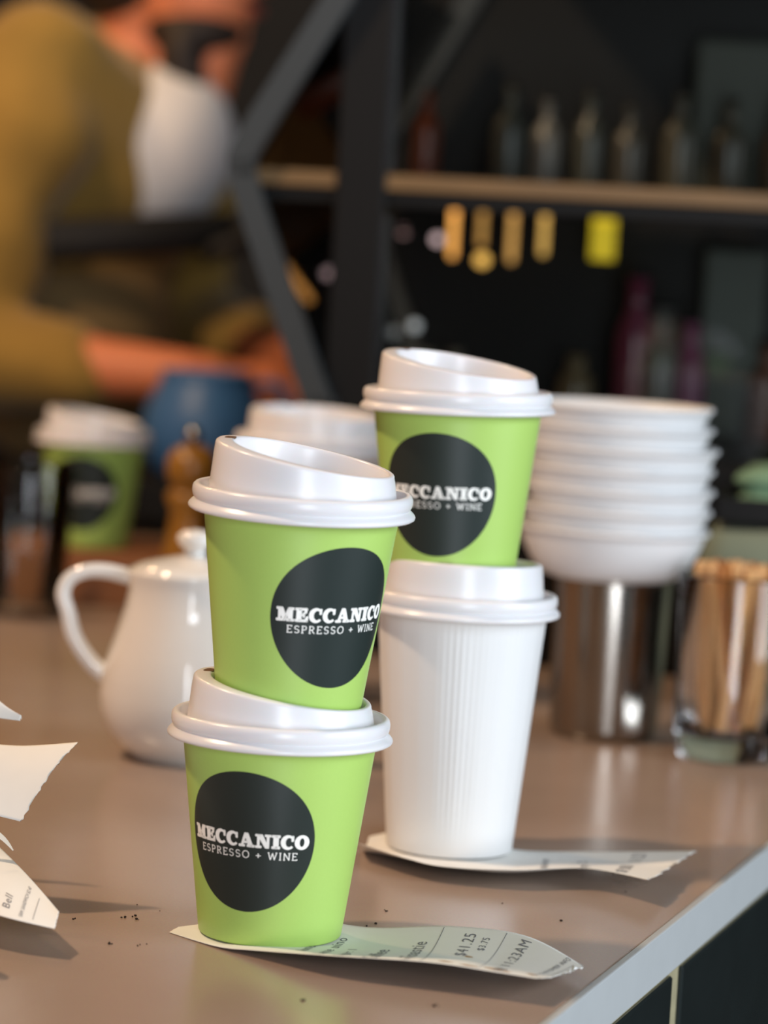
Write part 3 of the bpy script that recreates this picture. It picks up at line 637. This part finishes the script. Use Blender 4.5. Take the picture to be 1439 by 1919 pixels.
# folded cloths and a black tray at the right, behind the stirrer glass
def slab_cloth(name, label, m, x0, y0, x1, y1, z0, z1, rz, cat, n=14, amp=0.003):
    bm = box_bm(-0.5, -0.5, 0, 0.5, 0.5, 1); bmesh.ops.subdivide_edges(bm, edges=bm.edges[:], cuts=n, use_grid_fill=True)
    rnd = random.Random(len(label)); ph = [rnd.uniform(0, 6) for _ in range(4)]
    for v in bm.verts:
        x, y, z = v.co
        e = 1 - 0.10 * (abs(2 * z - 1) ** 4) * 0.4
        zz = z0 + (z1 - z0) * z + (amp * math.sin(9 * x + ph[0]) * math.cos(7 * y + ph[1]) if z > 0.02 else 0)
        bul = 0.004 * math.sin(3 * math.pi * z) 
        v.co = Vector((x * e * (x1 - x0) + bul * (1 if x > 0 else -1) * (abs(x) > .49), y * e * (y1 - y0) - bul * (y < -.49), zz))
    o = from_bm(name, bm, m, None, True); o.location = ((x0 + x1) / 2, (y0 + y1) / 2, T); o.rotation_euler = (0, 0, R(rz)); return tag(o, label, cat)
slab_cloth('folded_cloth', 'thick grey green folded cloth behind the stirrer glass', 'olive', .218, 1.90, .40, 2.02, 0.0, .118, -12, 'cloth')
tr_ = thing('tray', 'black tray lying on the grey green folded cloth', 'tray', (.312, 1.96, T + .1215), (0, 0, R(-12)))
from_bm('tray_floor', box_bm(-.088, -.055, 0, .088, .055, .004, .001), 'black', tr_)
for a in ((-.09, -.057, 0, .09, -.054, .016), (-.09, .054, 0, .09, .057, .016), (-.09, -.057, 0, -.087, .057, .016), (.087, -.057, 0, .09, .057, .016)): from_bm('tray_side', box_bm(*a, .0006, 1), 'black', tr_)
slab_cloth('folded_cloth', 'pale sage folded cloth lying in the black tray', 'sage', .236, 1.920, .386, 2.000, .1262, .152, -12, 'cloth', 10, .004)

# coffee grounds scattered over the worktop
bm = bmesh.new(); rc = random.Random(11)
spots = [(-.0985, 1.222), (-.094, 1.226), (-.092, 1.2215), (-.1005, 1.176), (-.099, 1.1745), (-.0885, 1.1745), (-.086, 1.177), (-.0945, 1.247), (-.084, 1.238), (-.118, 1.215), (.0105, 1.264), (.048, 1.228), (.052, 1.229), (.061, 1.222), (.085, 1.262), (.015, 1.205), (-.060, 1.215), (.002, 1.232), (.007, 1.236), (.062, 1.291), (-.13, 1.235), (.03, 1.105), (-.02, 1.10), (.10, 1.36), (.118, 1.33)]
for x, y in spots:
    for q in range(rc.choice((1, 1, 2, 3))):
        rr = rc.uniform(.00025, .0006)
        mt = Matrix.Translation((x + rc.uniform(-.001, .001), y + rc.uniform(-.002, .002), T + rr * .6)) @ Matrix.Diagonal((rr * rc.uniform(.8, 1.5), rr * rc.uniform(.8, 1.5), rr * .8, 1))
        bmesh.ops.create_icosphere(bm, subdivisions=1, radius=1, matrix=mt)
tag(from_bm('coffee_grounds', bm, 'coffee'), 'dark coffee grounds scattered over the worktop', 'coffee grounds', None, 'stuff')

# ================================================================== BARISTA
def blob_union(name, parts, voxel, m, parent, smooth_it=6, post=None):
    """parts: ('cap', p0, r0, p1, r1) or ('ell', centre, (rx,ry,rz), rot euler)"""
    bm = bmesh.new()
    for p in parts:
        if p[0] == 'cap':
            a, b = Vector(p[1]), Vector(p[3]); L = (b - a).length; n = max(2, int(L / (min(p[2], p[4]) * 0.5)) + 1)
            for k in range(n + 1):
                t = k / n; r = p[2] + (p[4] - p[2]) * t
                bmesh.ops.create_icosphere(bm, subdivisions=2, radius=r, matrix=Matrix.Translation(a.lerp(b, t)))
        else:
            e = Euler([R(v) for v in (p[3] if len(p) > 3 else (0, 0, 0))]).to_matrix().to_4x4()
            bmesh.ops.create_icosphere(bm, subdivisions=3, radius=1, matrix=Matrix.Translation(p[1]) @ e @ Matrix.Diagonal((*p[2], 1)))
    me = bpy.data.meshes.new(name); bm.to_mesh(me); bm.free()
    o = bpy.data.objects.new(name, me); C.objects.link(o)
    r_ = o.modifiers.new('r', 'REMESH'); r_.mode = 'VOXEL'; r_.voxel_size = voxel
    s_ = o.modifiers.new('s', 'SMOOTH'); s_.iterations = smooth_it; s_.factor = 0.5
    bpy.context.view_layer.update()
    me2 = bpy.data.meshes.new_from_object(o.evaluated_get(bpy.context.evaluated_depsgraph_get())); bpy.data.objects.remove(o)
    if post:
        for v in me2.vertices: v.co = post(v.co)
    return link(name, me2, m, parent, True)
V = Vector
# joints (world metres, the figure stands behind the counter, turned to the right and leaning over its work)
pel, wst, cst, nkb, hd = V((-.46, 3.36, .93)), V((-.425, 3.36, 1.08)), V((-.355, 3.35, 1.295)), V((-.300, 3.34, 1.43)), V((-.262, 3.31, 1.545))
shR, elR, wrR = V((-.385, 3.165, 1.405)), V((-.455, 3.10, 1.105)), V((-.205, 3.03, 1.098))
shL, elL, wrL = V((-.300, 3.535, 1.405)), V((-.235, 3.52, 1.13)), V((-.075, 3.26, 1.105))
hipR, knR, anR = V((-.45, 3.26, .90)), V((-.43, 3.255, .48)), V((-.46, 3.25, .085))
hipL, knL, anL = V((-.44, 3.46, .90)), V((-.42, 3.465, .48)), V((-.44, 3.47, .085))
def hand(wr, d, up, side):
    """palm + four fingers + thumb, gently curled; d = pointing direction, up = back of the hand, side = thumb side"""
    d, up, side = d.normalized(), up.normalized(), side.normalized(); out = []
    pc = wr + d * .05
    out.append(('cap', wr, .025, wr + d * .02, .026))
    for k in range(4): out.append(('cap', wr + d * .015 + side * (.018 - .012 * k), .014, wr + d * .085 + side * (.027 - .018 * k), .0125))
    for k, L in enumerate((.070, .078, .072, .056)):
        b = wr + d * .086 + side * (.027 - .018 * k)
        m1 = b + (d * .9 - up * .42).normalized() * L * .45; m2 = m1 + (d * .35 - up * .94).normalized() * L * .32; m3 = m2 + (-d * .25 - up * .97).normalized() * L * .25
        out += [('cap', b, .0098, m1, .0092), ('cap', m1, .0092, m2, .0085), ('cap', m2, .0085, m3, .0075)]
    b = wr + d * .025 + side * .026; m1 = b + (side * .72 + d * .6 - up * .3).normalized() * .038; m2 = m1 + (d * .82 - up * .45 + side * .2).normalized() * .030
    out += [('cap', b, .0135, m1, .0115), ('cap', m1, .0115, m2, .009)]
    return out
who = thing('person', 'person in a mustard shirt over a white top, working behind the counter', 'person', (-.44, 3.36, 0))
IV = who.matrix_basis.inverted() if False else Matrix.Translation((.44, -3.36, 0))
def shift(parts):
    out = []
    for p in parts:
        if p[0] == 'cap': out.append(('cap', IV @ V(p[1]), p[2], IV @ V(p[3]), p[4]))
        else: out.append(('ell', IV @ V(p[1]), p[2]) + tuple(p[3:]))
    return out
hf = V((.93, -.12, -.34)); hu = V((.34, 0, .94))
body = [('ell', pel, (.12, .165, .12)), ('cap', pel, .115, wst, .11), ('ell', cst, (.115, .17, .16), (0, 18, 0)), ('cap', wst, .11, cst, .115), ('cap', cst, .10, nkb, .065), ('cap', nkb, .058, nkb + V((.03, -.02, .085)), .054), ('cap', nkb + V((.062, -.03, -.02)), .048, hd + V((.045, 0, -.06)), .045),
        ('ell', hd + V((-.012, 0, .035)), (.098, .077, .098)), ('ell', hd + V((.025, -.004, -.040)), (.066, .060, .072)), ('ell', hd + V((.055, -.006, -.088)), (.030, .030, .022)),
        ('cap', hd + V((.083, -.01, .015)), .011, hd + V((.104, -.013, -.022)), .014), ('ell', hd + V((-.01, -.078, -.005)), (.020, .010, .032)), ('ell', hd + V((-.01, .078, -.005)), (.020, .010, .032)),
        ('cap', shR, .058, elR, .044), ('cap', elR, .043, wrR, .027), ('cap', cst + V((0, -.12, .06)), .07, shR, .058),
        ('cap', shL, .058, elL, .044), ('cap', elL, .043, wrL, .027), ('cap', cst + V((0, .12, .06)), .07, shL, .058),
        ('cap', hipR, .085, knR, .055), ('cap', knR, .052, anR, .036), ('cap', hipL, .085, knL, .055), ('cap', knL, .052, anL, .036),
        ('cap', anR, .036, anR + V((.14, -.01, -.045)), .030), ('cap', anL, .036, anL + V((.14, .01, -.045)), .030)]
body += hand(wrR, V((.97, .10, -.04)), V((0, -.35, .94)), V((.05, .95, .3))) + hand(wrL, V((.55, -.80, .05)), V((.1, .1, .99)), V((-.75, -.55, .1)))
blob_union('body', shift(body), .0048, 'skin', who, 5)
shirt = [('cap', wst + V((-.01, 0, -.10)), .140, wst, .132), ('ell', cst, (.128, .185, .165), (0, 18, 0)), ('cap', wst, .130, cst, .130), ('cap', cst, .115, nkb + V((-.035, 0, -.02)), .070),
         ('cap', cst + V((0, -.12, .06)), .085, shR, .074), ('cap', shR, .076, elR, .064), ('cap', elR, .064, elR.lerp(wrR, .50), .050),
         ('cap', cst + V((0, .12, .06)), .085, shL, .074), ('cap', shL, .076, elL, .064), ('cap', elL, .064, elL.lerp(wrL, .42), .050)]
def folds(co):
    f = .011 * math.sin(38 * co.z + 14 * co.x) * math.sin(17 * co.y + 9 * co.z); return co + V((f, -f, 0))
blob_union('shirt', shift(shirt), .008, 'shirt', who, 8, folds)
blob_union('tshirt', shift([('ell', cst + V((.082, -.060, .030)), (.085, .100, .105), (0, 24, 0)), ('cap', cst + V((.05, -.04, .06)), .06, nkb + V((.005, -.015, -.04)), .050)]), .007, 'tee', who, 6)
blob_union('apron', shift([('ell', wst + V((.055, -.03, .03)), (.125, .150, .165), (0, 14, 0)), ('cap', wst + V((.045, -.02, -.06)), .125, pel + V((.05, 0, -.30)), .150)]), .009, 'apron', who, 8, folds)
# dark strap round the body, its tail hanging at the front
ring = []
for k in range(49):
    a = 2 * math.pi * k / 48; ring.append(IV @ (V((-.355, 3.335, 1.228)) + V((.185 * math.cos(a), .215 * math.sin(a), .022 * math.cos(a)))))
from_bm('strap', tube_bm(ring, 1.0, section=[(-.010, -.021), (.010, -.021), (.010, .021), (-.010, .021)], cap=False), 'strap', who, True)
from_bm('strap_tail', tube_bm([IV @ V((-.175, 3.24, 1.27)), IV @ V((-.16, 3.22, 1.24)), IV @ V((-.20, 3.18, 1.222))], 1.0, section=[(-.006, -.014), (.006, -.014), (.006, .014), (-.006, .014)]), 'strap', who, True)
blob_union('hair', shift([('ell', hd + V((-.026, 0, .055)), (.102, .087, .098)), ('ell', hd + V((-.060, 0, -.005)), (.062, .078, .070))]), .006, 'hair', who, 5)
blob_union('beard', shift([('ell', hd + V((.026, -.004, -.082)), (.058, .062, .032)), ('ell', hd + V((.016, -.036, -.110)), (.026, .040, .045)), ('cap', hd + V((.020, -.05, -.13)), .024, hd + V((.034, -.055, -.165)), .010), ('ell', hd + V((.083, -.010, -.046)), (.016, .028, .008))]), .005, 'hair', who, 4)
for s in (-1, 1):
    e = from_bm('eye', revolve([(0.0001 + .012 * math.sin(R(a)), -.012 * math.cos(R(a))) for a in range(0, 181, 20)], 18), 'eye', who, True); e.location = IV @ (hd + V((.078, -.008 + s * .030, .012)))
    i_ = from_bm('iris', revolve([(0.0001, 0), (.0055, .0006), (.0001, .0022)], 14), 'iris', e, True); i_.location = (.0108, -.001, -.003); i_.rotation_euler = (0, R(100), 0)
mth = blob_union('mouth', shift([('cap', hd + V((.086, -.032, -.056)), .005, hd + V((.094, -.010, -.057)), .0065), ('cap', hd + V((.094, -.010, -.057)), .0065, hd + V((.088, .014, -.056)), .005)]), .003, 'lip', who, 3)
blob_union('trousers', shift([('ell', pel, (.132, .178, .13)), ('cap', hipR, .105, knR, .075), ('cap', knR, .075, anR + V((0, 0, .02)), .062), ('cap', hipL, .105, knL, .075), ('cap', knL, .075, anL + V((0, 0, .02)), .062)]), .010, 'trouser', who, 8, folds)
for an, sy in ((anR, -.01), (anL, .01)):
    blob_union('shoe', shift([('cap', an + V((-.02, 0, -.03)), .045, an + V((.15, sy, -.046)), .037), ('cap', an, .045, an + V((0, 0, -.02)), .045)]), .007, 'shoe', who, 5, lambda co: V((co.x, co.y, max(co.z, 0.0))))
# enamel jug in the barista's hands
jx, jy, jz = -.180, 2.925, T + .0552
jg = thing('milk_jug', 'rounded blue enamel jug below the bare forearm of the person', 'jug', (jx, jy, jz))
from_bm('body', revolve([(0.0001, 0), (.042, 0), (.050, .006), (.060, .030), (.0615, .050), (.056, .072), (.047, .090), (.044, .100), (.046, .104), (.043, .103), (.042, .098), (.055, .060), (.050, .012), (0.0001, .008)], 56), 'blue', jg, True)
from_bm('handle', tube_bm(smooth_path([(.045, .01, .092), (.070, .012, .092), (.082, .014, .070), (.074, .012, .045), (.058, .010, .035)], 5), .0055, 12), 'blue', jg, True)
sb = thing('side_bench', 'dark work bench behind the counter, in front of the person', 'bench', (-.52, 3.02, 0))
from_bm('bench_top', box_bm(-.26, -.17, .965, .46, .10, 1.005, .003), 'black', sb)
for x in (-.23, .0):
    for y in (-.09, .10): from_bm('leg', box_bm(x - .02, y - .02, 0, x + .02, y + .02, .965, .002), 'black', sb)
# small pink lamp globe seen past the bent frame
pg = thing('round_bulb', 'pale pink round bulb seen between the bent frame and the post', 'bulb', (-.102, 3.75, T + .2938 + .0), (0, 0, 0), 'round bulbs in the cabinet')
from_bm('globe', revolve([(0.0001 + .0105 * math.sin(R(a)), -.0105 * math.cos(R(a))) for a in range(0, 181, 20)], 16), emis('bulb_glow_pink', (1, .72, .80), 4.0), pg, True)
from_bm('cord', revolve([(0.0001, .0075), (.0012, .0075), (.0012, 2.9 - T - .2938), (0.0001, 2.9 - T - .2938)], 8), 'black', pg, True)
